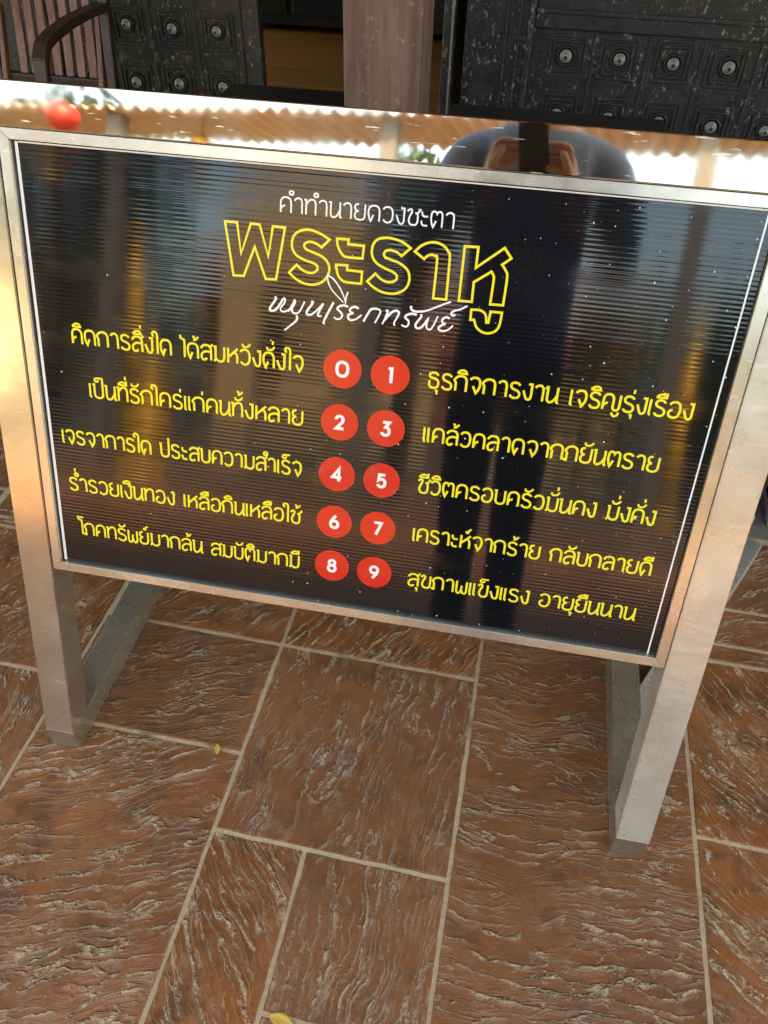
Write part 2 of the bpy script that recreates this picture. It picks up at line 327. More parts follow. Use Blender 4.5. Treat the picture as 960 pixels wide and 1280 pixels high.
for k, (s0, s1, t0, t1, rot) in enumerate(tiles):
    if t1-t0 < .03: continue
    a, b, c, d = s0+G, s1-G, t0+G, t1-G; e = .003
    ring = []
    cs = ((a, c), (b, c), (b, d), (a, d)); ins = ((1, 1), (-1, 1), (-1, -1), (1, -1))
    near = max(abs((a+b)/2+.2)-.9, abs((c+d)/2-.7)-.9) < 0
    for q in range(4):
        (xa, ya), (xb, yb_) = cs[q], cs[(q+1) % 4]; L = math.hypot(xb-xa, yb_-ya); ns = max(1, int(L/.022)) if near else 1
        nx, ny = -(yb_-ya)/L, (xb-xa)/L
        for z_ in range(ns):
            f_ = z_/ns; w_ = 0 if z_ == 0 else rr.gauss(0, .0006)
            ox_, oy_ = (ins[q] if z_ == 0 else (nx, ny))
            ring.append((xa+(xb-xa)*f_+nx*w_, ya+(yb_-ya)*f_+ny*w_, ox_, oy_))
    lo = [bm.verts.new(W2(x, y, -.004)) for x, y, _, _ in ring]
    hi = [bm.verts.new(W2(x+ox_*e, y+oy_*e, 0)) for x, y, ox_, oy_ in ring]; m_ = len(ring)
    fs = [bm.faces.new(hi)] + [bm.faces.new((lo[j], lo[(j+1) % m_], hi[(j+1) % m_], hi[j])) for j in range(m_)]
    cr_, sr_ = math.cos(R(rot)), math.sin(R(rot)); ox, oy = rr.uniform(0, 40), rr.uniform(0, 40)
    for f in fs:
        for l in f.loops:
            x, y = l.vert.co.x-(s0+s1)/2, l.vert.co.y-(t0+t1)/2
            l[uvl].uv = (x*cr_ + y*sr_ + ox, -x*sr_ + y*cr_ + oy)
tag(obj('floor', bm, M['tile'], recalc=False), kind='structure')
bm = B(); sheet(bm, -4.4, 4.4, -3.05, 1.56, -.0025)
tag(obj('floor_joints', bm, M['grout']), kind='structure')
bm = B(); box(bm, -4.4, 4.4, 1.55, 3.38, -.029, .004)
tag(obj('cement_floor', bm, M['grey_cement']), kind='structure')
bm = B(); box(bm, -3.5, 2.5, 3.52, 7.2, -.029, .012)
tag(obj('interior_floor', bm, M['oak_floor']), kind='structure')

# ------------------------------------------------------------------ the shop front: wall above the doors, doors, post
YD = 3.45
e = empty('shop_front_wall', (0, YD+.1, 0), 'dark wall over and between the carved black doors', 'wall')
bm = B(); box(bm, -6, 5, YD+.03, YD+.2, 2.25, 3.3, .004); box(bm, -6, -2.32, YD+.03, YD+.2, 0, 2.25, .004); box(bm, 2.06, 5, YD+.03, YD+.2, 0, 2.25, .004)
obj('wall', bm, M['dark_wall'], e)
bm = B(); box(bm, -3.5, 2.5, 7.0, 7.1, 0, 3.0, .004); box(bm, 2.5, 2.6, 3.66, 7.1, 0, 3.0); box(bm, -3.6, 2.6, 3.66, 7.1, 3.0, 3.05)
o = obj('interior_wall', bm, M['dark_wall']); tag(o, 'black wall at the back of the room seen through the doorway', 'wall')

def knob_mesh():
    bm = B(); lathe(bm, [(.036, -.002), (.036, .006), (.031, .010), (.027, .006), (.0265, .004)], 28)
    me1 = bm
    return me1
KP = .2045
def carved_door(name, label, rows, xs, x0, x1, zt, z0, mat, ytop=2.2, edge=None):
    """stiles and rails round a sunk field of square drawers fronts, each with a ring and a domed knob"""
    xa, xb = x0, x1
    e = empty(name, ((xa+xb)/2, YD, 0), label, 'door', 'carved black doors')
    bm = B(); ys, yd = YD, YD+.05
    fa, fb = xs[0]-.135, xs[-1]+.135
    box(bm, xa, fa, ys, yd, .02, ytop, .004); box(bm, fb, xb, ys, yd, .02, ytop, .004)
    box(bm, fa, fb, ys+.001, yd-.001, zt, zt+.28, .004); box(bm, fa, fb, ys+.001, yd-.001, ytop-.12, ytop-.001, .004); box(bm, fa, fb, ys+.001, yd-.001, .02, z0, .004)
    for q in (.05, .10): box(bm, fa-q-.008, fa-q, ys-.010, ys+.004, .03, ytop-.02, .003)
    box(bm, fa-.024, fa-.004, ys-.016, ys+.004, .03, ytop-.02, .004)
    box(bm, fa, fb, ys-.009, ys+.006, zt+.05, zt+.066, .003); box(bm, fa, fb, ys-.005, ys+.006, zt+.20, zt+.214, .003)
    obj('door_frame', bm, mat, e)
    bm = B(); box(bm, fa-.002, fb+.002, ys+.03, ys+.045, z0-.004, ytop-.115)
    jr = random.Random(len(xs))
    for x in xs:
        for z in rows:
            x_, z_ = x, z; x, z = x+jr.gauss(0, .0022), z+jr.gauss(0, .0022)
            for s, d, wd in ((.068, .006, .010), (.051, .010, .009)):
                for sg in (-1, 1):
                    box(bm, x-s, x+s, ys+.03-d, ys+.0315, z+sg*s-wd/2, z+sg*s+wd/2, .003)
                    box(bm, x+sg*s-wd/2, x+sg*s+wd/2, ys+.0305-d, ys+.0316, z-s, z+s, .003)
            zl = z-.088
            box(bm, x-.072, x+.072, ys+.026, ys+.0313, zl-.002, zl+.002, .001)
            for sg in (-1, 1): box(bm, x+sg*.072-.002, x+sg*.072+.002, ys+.026, ys+.0314, zl-.035, zl, .001)
            x, z = x_, z_
        box(bm, x+KP/2-.006, x+KP/2+.006, ys+.024, ys+.0312, z0, ytop-.12, .003)
    obj('drawer_field', bm, mat, e)
    Mk = Matrix.Translation((0, ys+.030, 0)) @ Matrix.Rotation(R(90), 4, 'X')
    first = None
    for x in xs:
        for z in rows:
            if zt-.06 < z < zt+.34: continue
            if first is None:
                bm = B(); lathe(bm, [(.036, 0), (.036, .010), (.031, .014), (.027, .009), (.026, .006)], 26, Matrix.Translation((x, 0, z)) @ Mk)
                first = obj('knob_ring', bm, M['dark_iron'], e, True)
                bm = B(); lathe(bm, [(.0225, .004), (.0225, .011), (.019, .016), (.0150, .0175), (.0142, .0215), (.0095, .0275), (.0070, .0282)], 26, Matrix.Translation((x, 0, z)) @ Mk)
                k = obj('knob', bm, M['knob'], first, True)
                bm = B(); lathe(bm, [(.0066, .0278), (.0066, .0302), (.004, .0315)], 14, Matrix.Translation((x, 0, z)) @ Mk)
                k2 = obj('knob_pin', bm, M['dark_iron'], first, True)
                fx, fz = x, z
            else:
                c = copy_tree(first, e); s_ = jr.uniform(.93, 1.05); dx, dz = jr.gauss(0, .002), jr.gauss(0, .002); c.scale = (s_, 1, s_); c.location = Vector((x+dx-fx*s_, 0, z+dz-fz*s_))
    return e
rowsz = [.6215 - .2085*k for k in (2, 1, 0)] + [.6215 + .2085*k for k in (3, 4, 5, 6)]
carved_door('carved_door', 'black carved door with rows of white metal knobs right of the brown post', rowsz, [.073+KP*k*.99 for k in range(9)], -.325, 2.05, .715, .10, M['black_wood'])
carved_door('carved_door', 'worn dark green carved door with knobs behind the slatted wooden chair', rowsz, [-1.345-KP*.965*k for k in range(4)][::-1], -2.31, -1.155, .80, .10, M['black_wood_l'])
e = empty('open_door_leaf', (-.385, YD, 0), 'thin black door leaf standing open with a scraped pale edge', 'door')
bm = B(); box(bm, -.405, -.362, YD-.04, YD+.55, .02, 2.2, .004); obj('leaf', bm, M['black_wood'], e)
bm = B(); box(bm, -.374, -.3665, YD-.0445, YD-.038, .03, 2.19, .001); obj('edge_strip', bm, m_worn('scraped_edge', lin(110, 100, 86), lin(160, 150, 130), .8), e)
e = empty('dark_cabinet', (-1.0, 6.6, 0), 'black cabinet against the back wall inside the doorway', 'cabinet')
bm = B(); box(bm, -2.4, .6, 6.35, 6.95, .05, 1.5, .01); obj('body', bm, M['bench'], e)
bm = B()
for k in range(6): box(bm, -2.35+k*.49, -1.9+k*.49, 6.335, 6.352, .12, 1.42, .006)
obj('door_panel', bm, M['dark_iron'], e)

e = empty('brown_post', (-.43, 2.38, 0), 'square brown painted post between the two carved doors', 'post')
bm = B(); box(bm, -.555, -.335, 2.36, 2.58, .16, 3.0, .010, seg=3); obj('shaft', bm, M['post_paint'], e)
bm = B(); box(bm, -.60, -.29, 2.315, 2.625, .0, .16, .012); obj('base', bm, M['pale_base'], e)

# porch roof over the sign
e = empty('porch_roof', (0, 1.1, 2.95), 'corrugated porch roof on timber rafters over the sign and the doors', 'roof')
bm = B()
def corrugated(bm, x0, x1, ya, za, yb, zb, lam=.09, amp=.014):
    n = int((x1-x0)/lam*6); prev = None
    for i in range(n+1):
        x = x0+(x1-x0)*i/n; dz = amp*math.sin(2*math.pi*(x-x0)/lam)
        cur = [bm.verts.new((x, ya, za+dz)), bm.verts.new((x, yb, zb+dz)), bm.verts.new((x, yb, zb+dz+.004)), bm.verts.new((x, ya, za+dz+.004))]
        if prev:
            for q in range(4): bm.faces.new((prev[q], cur[q], cur[(q+1) % 4], prev[(q+1) % 4]))
        prev = cur
corrugated(bm, -6, 6, .05, 2.86, 3.44, 3.25); obj('roof_sheet', bm, M['corr'], e)
for k in range(9):
    bm = B(); x = -5.6+k*1.4; beam(bm, (x, .10, 2.78), (x, 3.42, 3.165), .06, .10); obj('rafter', bm, M['chair_dark'], e)

# ------------------------------------------------------------------ armchair
CH = empty('armchair', (-1.86, 2.85, 0), 'brown wooden slatted armchair in front of the worn carved door', 'chair')
yb, lean_c = 3.06, .16
def bk(x, z): return (x, yb + (z-.52)*lean_c, z)
for k in range(7):
    bm = B(); x = -1.995 + .0478*k; zt_ = 1.02 + .035*math.sin(math.pi*(k+.5)/7)
    pts = [(x, yb + (z-.52)*lean_c + .018*math.sin(math.pi*(z-.52)/.5), z) for z in [.525+(zt_-.525)*i/6 for i in range(7)]]
    prev = None
    for p in pts:
        cur = [bm.verts.new((p[0]+sx*.0165, p[1]+sy*.007, p[2])) for sx, sy in ((-1, -1), (1, -1), (1, 1), (-1, 1))]
        if prev:
            for q in range(4): bm.faces.new((prev[q], prev[(q+1) % 4], cur[(q+1) % 4], cur[q]))
        else: bm.faces.new(cur[::-1])
        prev = cur
    bm.faces.new(prev); bmesh.ops.bevel(bm, geom=[e_ for e_ in bm.edges if abs((e_.verts[0].co-e_.verts[1].co).z) > .03], offset=.003, segments=2, affect='EDGES')
    obj('slat', bm, M['chair_wood'], CH)
bm = B(); box(bm, -2.075, -1.645, yb-.022, yb+.022, .485, .53, .005); obj('lower_rail', bm, M['chair_dark'], CH)
bm = B(); beam(bm, bk(-2.09, 1.05), bk(-1.63, 1.05), .032, .085, (0, 0, 1), .008); obj('top_rail', bm, M['chair_wood'], CH)
for sx, x in ((-1, -2.098), (1, -1.628)):
    bm = B(); beam(bm, (x, yb-.02, .47), (x, yb+.10, 1.04), .036, .034, (0, 1, 0), .005); beam(bm, (x, yb+.10, 0), (x, yb-.02, .475), .036, .036, (0, 1, 0), .005); obj('rear_leg', bm, M['chair_dark'], CH)
    bm = B()                                             # arm: flat rail running forward, then bending into the front leg
    pr = [(yb+.035, .762), (yb-.10, .768), (yb-.24, .764), (yb-.36, .752), (yb-.43, .735), (yb-.462, .70), (yb-.472, .64), (yb-.475, .55), (yb-.475, .30), (yb-.48, 0)]
    prev = None
    for i, (y, z) in enumerate(pr):
        d = Vector((pr[min(i+1, 9)][0]-pr[max(i-1, 0)][0], pr[min(i+1, 9)][1]-pr[max(i-1, 0)][1])).normalized(); nx, nz = -d.y, d.x
        hw = .026 if i < 6 else .021
        cur = [bm.verts.new((x+a*hw, y+nx*b*.014, z+nz*b*.014)) for a, b in ((-1, -1), (1, -1), (1, 1), (-1, 1))]
        if prev:
            for q in range(4): bm.faces.new((prev[q], prev[(q+1) % 4], cur[(q+1) % 4], cur[q]))
        else: bm.faces.new(cur)
        prev = cur
    bm.faces.new(prev[::-1]); bmesh.ops.recalc_face_normals(bm, faces=bm.faces[:]); bmesh.ops.bevel(bm, geom=bm.edges[:], offset=.003, segments=2, affect='EDGES')
    obj('arm_and_front_leg', bm, M['chair_dark'], CH)
    bm = B(); beam(bm, (x+.0*sx, yb-.46, .425), (x, yb-.02, .425), .024, .05, (0, 0, 1), .004); obj('side_rail', bm, M['chair_dark'], CH)
    bm = B(); beam(bm, (x-sx*.036, yb-.03, .50), (x-sx*.036, yb+.055, .745), .020, .03, (0, 1, 0), .004); obj('back_stay', bm, m_wood('reddish_wood', lin(96, 54, 28), lin(136, 80, 44)), CH)
for k in range(6):
    bm = B(); y = yb-.07-k*.073; box(bm, -2.08, -1.646, y-.031, y+.031, .451, .469, .005); obj('seat_slat', bm, M['chair_wood'], CH)

# ------------------------------------------------------------------ low dark benches, boxes on the right
def bench(x0, x1, y0, y1, zt, label):
    e = empty('low_bench', ((x0+x1)/2, (y0+y1)/2, 0), label, 'bench', 'low dark benches before the doors')
    bm = B(); box(bm, x0, x1, y0, y1, zt-.045, zt, .006); obj('top', bm, M['bench'], e)
    for x in (x0+.05, x1-.05):
        for y in (y0+.05, y1-.05):
            bm = B(); box(bm, x-.03, x+.03, y-.03, y+.03, .003, zt-.046, .004); obj('leg', bm, M['bench'], e)
    bm = B(); box(bm, x0+.085, x1-.085, y0+.035, y0+.055, zt-.12, zt-.047, .003); obj('apron', bm, M['bench'], e)
bench(-.272, .388, 2.35, 2.70, .643, 'low dark wooden bench in front of the knobbed black door')
bench(-1.02, -.585, 2.35, 2.72, .645, 'low dark wooden bench left of the brown post')
for i, (xa, xb, lab) in enumerate(((.30, .700, 'dark wooden box on a pale base, half hidden behind the sign leg'), (.735, 1.35, 'dark brown wooden box on a pale base at the right edge'))):
    e = empty('wooden_box', ((xa+xb)/2, 1.8, 0), lab, 'box', 'dark boxes beside the sign')
    bm = B(); box(bm, xa+.004, xb-.004, 1.600, 1.95, .037, .40, .006); obj('body', bm, M['cab'], e)
    bm = B(); box(bm, xa, xb, 1.590, 1.96, .0045, .036, .008, seg=3); obj('base', bm, M['pale_base'], e)
# ------------------------------------------------------------------ THE SIGN
X0, Y0, SW, PW, HS, LEAN = -.763, .6597, 1.1363, .0573, .0563, .3105
VT, VR, VB = 1.1033, 1.0476, .3668
sl, cl = math.sin(LEAN), math.cos(LEAN)
MP = Matrix(((1, 0, 0, X0), (0, sl, -cl, Y0), (0, cl, sl, HS), (0, 0, 0, 1)))      # panel frame: X along, Y up the face, Z out of it
SIGN = empty('sign_stand', (X0+SW/2, Y0+.35, 0), 'stainless steel stand holding a black sign with yellow Thai writing', 'sign')
def sbox(bm, u0, u1, v0, v1, d0, d1, bev=.0015): box(bm, u0, u1, v0, v1, d0, d1, bev, MP)
for k, (ua, mat) in enumerate(((0, M['steel_dull']), (SW-PW, M['steel_film']))):
    bm = B(); ub = ua+PW; D = PW                        # leaning post, mitred flat along the floor bar at its foot
    vb0 = 0.0; vb1 = D*sl/cl
    f = [(ua, vb0, 0), (ub, vb0, 0), (ub, VR-.0006, 0), (ua, VR-.0006, 0)]; g = [(ua, vb1, -D), (ub, vb1, -D), (ub, VR-.0006, -D), (ua, VR-.0006, -D)]
    vf = [bm.verts.new(MP @ Vector(p)) for p in f]; vg = [bm.verts.new(MP @ Vector(p)) for p in g]
    bm.faces.new(vf); bm.faces.new(vg[::-1])
    for q in range(4): bm.faces.new((vf[q], vg[q], vg[(q+1) % 4], vf[(q+1) % 4]))
    bmesh.ops.recalc_face_normals(bm, faces=bm.faces[:])
    bmesh.ops.bevel(bm, geom=bm.edges[:], offset=.0013, segments=2, affect='EDGES')
    obj('post', bm, mat, SIGN)
    bm = B(); box(bm, X0+ua, X0+ub, Y0, 1.44, .0015, HS, .0013); obj('floor_bar', bm, M['steel_bar'], SIGN)
    top = MP @ Vector(((ua+ub)/2, VR-.03, -D-.03))
    bm = B(); beam(bm, ((X0*2+ua+ub)/2, 1.40, HS), top, PW*.98, .05, (0, 1, 0), .0013); obj('rear_leg', bm, M['steel_bar'], SIGN)
bm = B(); sbox(bm, 0, SW, VR, VT, -PW, 0.0, .0018); obj('top_rail', bm, M['steel'], SIGN)
bm = B(); beam(bm, (.352, .90, .029), (.668, 1.484, .029), .052, .052, (0, 0, 1), .002); obj('brace', bm, M['steel_film'], SIGN)
# frame bead round the board
FW = .0158; fu0, fu1 = PW+.0012, SW-PW-.0012
bm = B()
def bead(pts):                                          # mitred bead piece: front quad + depth
    vf = [bm.verts.new(MP @ Vector((u, v, -.0025))) for u, v in pts]; vg = [bm.verts.new(MP @ Vector((u, v, -.020))) for u, v in pts]
    bm.faces.new(vf); bm.faces.new(vg[::-1])
    for q in range(4): bm.faces.new((vf[q], vg[q], vg[(q+1) % 4], vf[(q+1) % 4]))
g = .0003
iu0, iu1, iv0, iv1 = fu0+FW, fu1-FW, VB+FW, VR-.0012-FW*.85
ov1 = VR-.0012
bead([(fu0+g, VB), (fu1-g, VB), (iu1-g, iv0), (iu0+g, iv0)]); bead([(iu0+g, iv1), (iu1-g, iv1), (fu1-g, ov1), (fu0+g, ov1)])
bead([(fu0, VB+g), (iu0, iv0+g), (iu0, iv1-g), (fu0, ov1-g)]); bead([(iu1, iv0+g), (fu1, VB+g), (fu1, ov1-g), (iu1, iv1-g)])
bmesh.ops.recalc_face_normals(bm, faces=bm.faces[:]); bmesh.ops.bevel(bm, geom=bm.edges[:], offset=.0009, segments=2, affect='EDGES')
obj('board_frame', bm, M['alu'], SIGN)
# the board: fluted plastic sheet, ribs modelled as real relief
bm = B(); LAM = .0060; u0, u1, v0, v1 = iu0-.004, iu1+.004, iv0-.004, iv1+.004
NR = int((v1-v0)/LAM*8); NC = 28; prng = random.Random(11)
nrib = int((v1-v0)/LAM)+2; amp = [prng.uniform(.55, 1.25) for _ in range(nrib)]; tilt = [prng.gauss(0, .012) for _ in range(nrib)]
ph = [[prng.uniform(0, 6.28) for _ in range(3)] for _ in range(3)]
grid = []
for j in range(NR+1):
    v = v0+(v1-v0)*j/NR; rb = (v-v0)/LAM; i0 = min(int(rb), nrib-2); fr = rb-i0
    a = amp[i0]*(1-fr)+amp[i0+1]*fr
    row = []
    for i in range(NC+1):
        u = u0+(u1-u0)*i/NC
        z = -.0105 + 3.4e-5*a*math.sin(2*math.pi*rb) + .00035*math.sin(u*5+ph[0][0])*math.sin(v*6+ph[0][1]) + .00006*math.sin(u*17+ph[1][0]+v*4)
        row.append(bm.verts.new((u, v, z)))
    grid.append(row)
for j in range(NR):
    for i in range(NC): bm.faces.new((grid[j][i], grid[j][i+1], grid[j+1][i+1], grid[j+1][i]))
PANEL = obj('board', bm, M['black_print'], None, True, False); PANEL.parent = SIGN; PANEL.matrix_parent_inverse = SIGN.matrix_basis.inverted(); PANEL.matrix_basis = MP
PANEL['label'] = 'glossy black fluted board with yellow and white Thai writing'
def onboard(name, bm, mat):
    me = bpy.data.meshes.new(name); bmesh.ops.recalc_face_normals(bm, faces=bm.faces[:])
    for f in bm.faces:
        if f.normal.z < 0: f.normal_flip()
    bm.to_mesh(me); bm.free(); me.materials.append(mat)
    o = bpy.data.objects.new(name, me); COL.objects.link(o); o.parent = PANEL; return o
ZB = lambda u, v: -.0105 + .00035*math.sin(u*5+ph[0][0])*math.sin(v*6+ph[0][1]) + .00006*math.sin(u*17+ph[1][0]+v*4)
def ribbon(bm, pts, w, z0, closed=False, taper=None):
    """flat stroke of width w along pts (board coordinates), mitred at corners"""
    P = []
    for p in pts:
        p = Vector((p[0], p[1]))
        if not P or (p-P[-1]).length > 1e-5: P.append(p)
    if closed and (P[0]-P[-1]).length < 1e-5: P.pop()
    n = len(P); rows = []
    for i, p in enumerate(P):
        a = P[i-1] if (i > 0 or closed) else None; b = P[(i+1) % n] if (i < n-1 or closed) else None
        d1 = (p-a).normalized() if a is not None else None; d2 = (b-p).normalized() if b is not None else None
        if d1 is None: d1 = d2
        if d2 is None: d2 = d1
        n1 = Vector((-d1.y, d1.x)); n2 = Vector((-d2.y, d2.x)); m = n1+n2
        if m.length < .3: m = n1.copy()
        m.normalize(); k = min(1/max(m.dot(n1), .3), 2.6)
        hw = w/2*k*(taper[i] if taper else 1)
        zz = ZB(p.x, p.y) + z0 + 2e-5*i/n
        rows.append((bm.verts.new((p.x+m.x*hw, p.y+m.y*hw, zz)), bm.verts.new((p.x-m.x*hw, p.y-m.y*hw, zz))))
    for i in range(n if closed else n-1):
        a, b = rows[i], rows[(i+1) % n]
        try: bm.faces.new((a[0], a[1], b[1], b[0]))
        except ValueError: pass
def smooth(pts, k=5, closed=False, corner=.62):
    """Catmull-Rom through the points, keeping sharp corners"""
    P = [Vector(p) for p in pts]; n = len(P); out = []
    def is_corner(i):
        if not closed and (i == 0 or i == n-1): return True
        d1 = (P[i]-P[i-1]).normalized(); d2 = (P[(i+1) % n]-P[i]).normalized(); return d1.dot(d2) < corner
    cn = [is_corner(i) for i in range(n)]
    for i in range(n if closed else n-1):
        p1, p2 = P[i], P[(i+1) % n]; p0 = P[i-1] if not cn[i] else p1; p3 = P[(i+2) % n] if not cn[(i+1) % n] else p2
        if cn[i] and cn[(i+1) % n]: out.append(p1); continue
        for q in range(k):
            t = q/k
            out.append(.5*((2*p1) + (p2-p0)*t + (2*p0-5*p1+4*p2-p3)*t*t + (3*p1-p0-3*p2+p3)*t*t*t))
    if not closed: out.append(P[-1])
    return out
GL = {  # monoline Thai letters: (width, strokes); Q = quadratic curve, units of 1/100 letter height
'ก': (66, 'M 4 0 L 4 52 L -6 70 Q 8 100 34 100 Q 66 100 66 60 L 66 0'),
'ข': (60, 'M 0 84 Q 4 100 16 100 Q 28 98 22 76 Q 8 50 8 28 Q 10 0 34 0 Q 60 0 60 30 L 60 100'),
'ค': (66, 'M 2 0 L 2 58 Q 2 100 34 100 Q 66 100 66 58 L 66 0|M 2 12 Q 6 44 30 46'),
'ง': (46, 'M 26 100 L 46 100 L 46 26 Q 46 0 30 0 Q 20 0 14 16 L 0 56'),
'จ': (58, 'M 0 82 Q 8 100 30 100 Q 58 100 58 58 Q 58 28 38 0 L 18 44'),
'ช': (60, 'M 0 84 Q 4 100 16 100 Q 28 98 22 76 Q 8 50 8 28 Q 10 0 34 0 Q 60 0 60 30 L 60 58 Q 60 74 44 80|M 56 74 L 76 106'),
'ญ': (92, 'M 0 0 L 0 60 Q 0 100 28 100 Q 56 100 56 60 L 56 26 Q 56 0 74 0 Q 92 0 92 26 L 92 100|M 0 14 Q 4 42 26 44|M 56 -16 Q 60 -38 74 -38 Q 92 -36 92 -12'),
'ด': (66, 'M 30 40 L 15 0 Q 0 26 0 58 Q 0 100 34 100 Q 66 100 66 58 L 66 0'),
'ต': (66, 'M 30 40 L 15 0 Q 0 26 0 62 Q 0 100 16 100 Q 28 100 33 86 Q 38 100 50 100 Q 66 100 66 64 L 66 0'),
'ท': (62, 'M -8 96 L 4 96 L 4 0|M 4 60 Q 18 100 40 100 Q 62 100 62 62 L 62 0'),
'ธ': (58, 'M 54 84 Q 48 100 28 100 Q 4 100 4 82 Q 4 66 28 64 Q 58 60 58 32 Q 58 0 32 0 Q 4 0 4 30 L 4 48'),
'น': (60, 'M -8 96 L 4 96 L 4 30 Q 4 0 22 0 Q 44 2 58 48|M 60 100 L 60 8 Q 60 0 72 2'),
'บ': (60, 'M -8 96 L 4 96 L 4 32 Q 4 0 32 0 Q 60 0 60 32 L 60 100'),
'ป': (60, 'M -8 96 L 4 96 L 4 32 Q 4 0 32 0 Q 60 0 60 32 L 60 146'),
'พ': (68, 'M 2 100 L 2 28 Q 2 0 16 0 Q 30 0 34 34 L 35 64|M 35 34 Q 40 0 54 0 Q 68 0 68 28 L 68 100'),
'ภ': (66, 'M -10 14 Q -6 0 6 2 L 6 52 L -4 70 Q 8 100 34 100 Q 66 100 66 60 L 66 0'),
'ม': (64, 'M -4 96 L 8 96 L 8 22 Q 8 2 -4 2|M 8 22 Q 20 0 38 0 Q 64 0 64 34 L 64 100'),
'ย': (62, 'M 24 100 Q 0 102 1 78 Q 2 58 24 56|M 24 56 Q 1 52 2 28 Q 2 0 32 0 Q 62 0 62 32 L 62 100'),
'ร': (56, 'M 54 84 Q 46 100 28 100 Q 4 100 4 77 Q 4 60 28 54 Q 56 46 56 26 Q 56 0 30 0 Q 10 0 2 18'),
'ล': (64, 'M 0 74 Q 6 100 34 100 Q 64 100 64 62 L 64 0|M 64 52 Q 40 64 18 52 Q 0 40 2 20 Q 4 0 20 0 Q 32 0 36 14'),
'ว': (58, 'M 0 82 Q 8 100 28 100 Q 58 100 58 50 Q 58 0 28 0 Q 10 0 4 18'),
'ส': (64, 'M 0 74 Q 6 100 34 100 Q 64 100 64 62 L 64 0|M 64 52 Q 40 64 18 52 Q 0 40 2 20 Q 4 0 20 0 Q 32 0 36 14|M 50 84 L 76 108'),
'ห': (62, 'M 4 100 L 4 0|M 4 36 L 66 100|M 40 74 Q 62 66 62 42 L 62 0'),
'อ': (62, 'M 2 80 Q 10 100 32 100 Q 62 100 62 50 Q 62 0 32 0 Q 2 0 2 28 Q 2 46 22 48'),
'ะ': (36, 'M 2 92 Q 2 62 20 62 L 38 62|M 2 34 Q 2 4 20 4 L 38 4'),
'า': (46, 'M 0 82 Q 8 100 24 100 Q 46 100 46 62 L 46 0'),
'ำ': (46, 'M 0 82 Q 8 100 24 100 Q 46 100 46 62 L 46 0|M -20 118 Q -8 118 -8 130 Q -8 142 -20 142 Q -32 142 -32 130 Q -32 118 -20 118'),
'เ': (8, 'M 2 100 L 2 14 Q 2 2 12 2'), 'แ': (36, 'M 2 100 L 2 14 Q 2 2 12 2|M 28 100 L 28 14 Q 28 2 38 2'),
'ใ': (14, 'M 14 0 L 14 120 Q 14 146 -4 146 Q -18 146 -18 132 Q -18 120 -6 120'),
'ไ': (14, 'M 14 0 L 14 116 L -10 128 L -12 148'),
'โ': (14, 'M 14 0 L 14 112 Q 14 122 0 124 Q -12 126 -14 146 L 28 146'),
' ': (34, '')}
MK = {  # marks, x measured from the right edge of the letter below
'ั': 'M -44 138 Q -46 118 -28 118 Q -6 118 2 142', 'ิ': 'M -58 117 Q -44 138 -26 138 Q -8 138 -4 117 L -58 117',
'ี': 'M -58 117 Q -44 138 -26 138 Q -8 138 -4 117 L -58 117|M -2 117 L -2 148', 'ื': 'M -58 117 Q -44 138 -26 138 Q -8 138 -4 117 L -58 117|M -2 117 L -2 148|M -18 128 L -18 150',
'็': 'M -50 118 Q -56 144 -32 142 L 0 144|M -50 118 Q -28 114 -26 132',
'่': 'M -8 120 L -8 146', '้': 'M -34 144 Q -20 148 -22 134 L -22 124 Q -6 128 2 148', '์': 'M -26 120 Q -14 120 -16 132 Q -36 134 -26 120|M -16 132 Q -14 142 2 152',
'ุ': 'M -16 -16 L -4 -16 L -4 -42'}
DG = {'0': (78, 'M 39 0 Q 78 0 78 50 Q 78 100 39 100 Q 0 100 0 50 Q 0 0 39 0'), '1': (26, 'M 0 97 L 22 97 L 22 -6'),
'2': (56, 'M 2 72 Q 4 98 28 98 Q 54 98 54 72 Q 54 58 40 44 L 6 4 L 60 4'), '3': (54, 'M 4 97 L 50 97 L 26 60 Q 54 58 54 30 Q 54 0 26 0 Q 4 0 0 20'),
'4': (66, 'M 50 -6 L 50 98 L 2 26 L 68 26'), '5': (54, 'M 52 97 L 10 97 L 6 54 Q 16 62 28 62 Q 54 62 54 32 Q 54 0 26 0 Q 6 0 0 18'),
'6': (60, 'M 42 104 Q 2 58 2 32 Q 4 0 32 0 Q 60 2 60 30 Q 58 58 32 58 Q 14 58 8 46'), '7': (58, 'M 0 97 L 56 97 L 18 -6'),
'8': (56, 'M 28 54 Q 4 56 5 76 Q 6 100 28 100 Q 50 100 51 76 Q 52 56 28 54 Q 0 52 0 28 Q 0 0 28 0 Q 56 0 56 28 Q 56 52 28 54'),
'9': (60, 'M 18 -4 Q 58 42 58 68 Q 56 100 28 100 Q 0 98 0 70 Q 2 42 28 42 Q 46 42 52 54')}
def strokes(path):
    out = []
    for st in path.split('|'):
        tk = st.split(); i = 0; cur = []
        while i < len(tk):
            c = tk[i]
            if c in 'ML': cur.append((float(tk[i+1]), float(tk[i+2]))); i += 3
            else:
                a = cur[-1]; q = (float(tk[i+1]), float(tk[i+2])); b = (float(tk[i+3]), float(tk[i+4])); i += 5
                for s in range(1, 9):
                    t = s/8; cur.append(((1-t)**2*a[0]+2*t*(1-t)*q[0]+t*t*b[0], (1-t)**2*a[1]+2*t*(1-t)*q[1]+t*t*b[1]))
        if cur: out.append(cur)
    return out
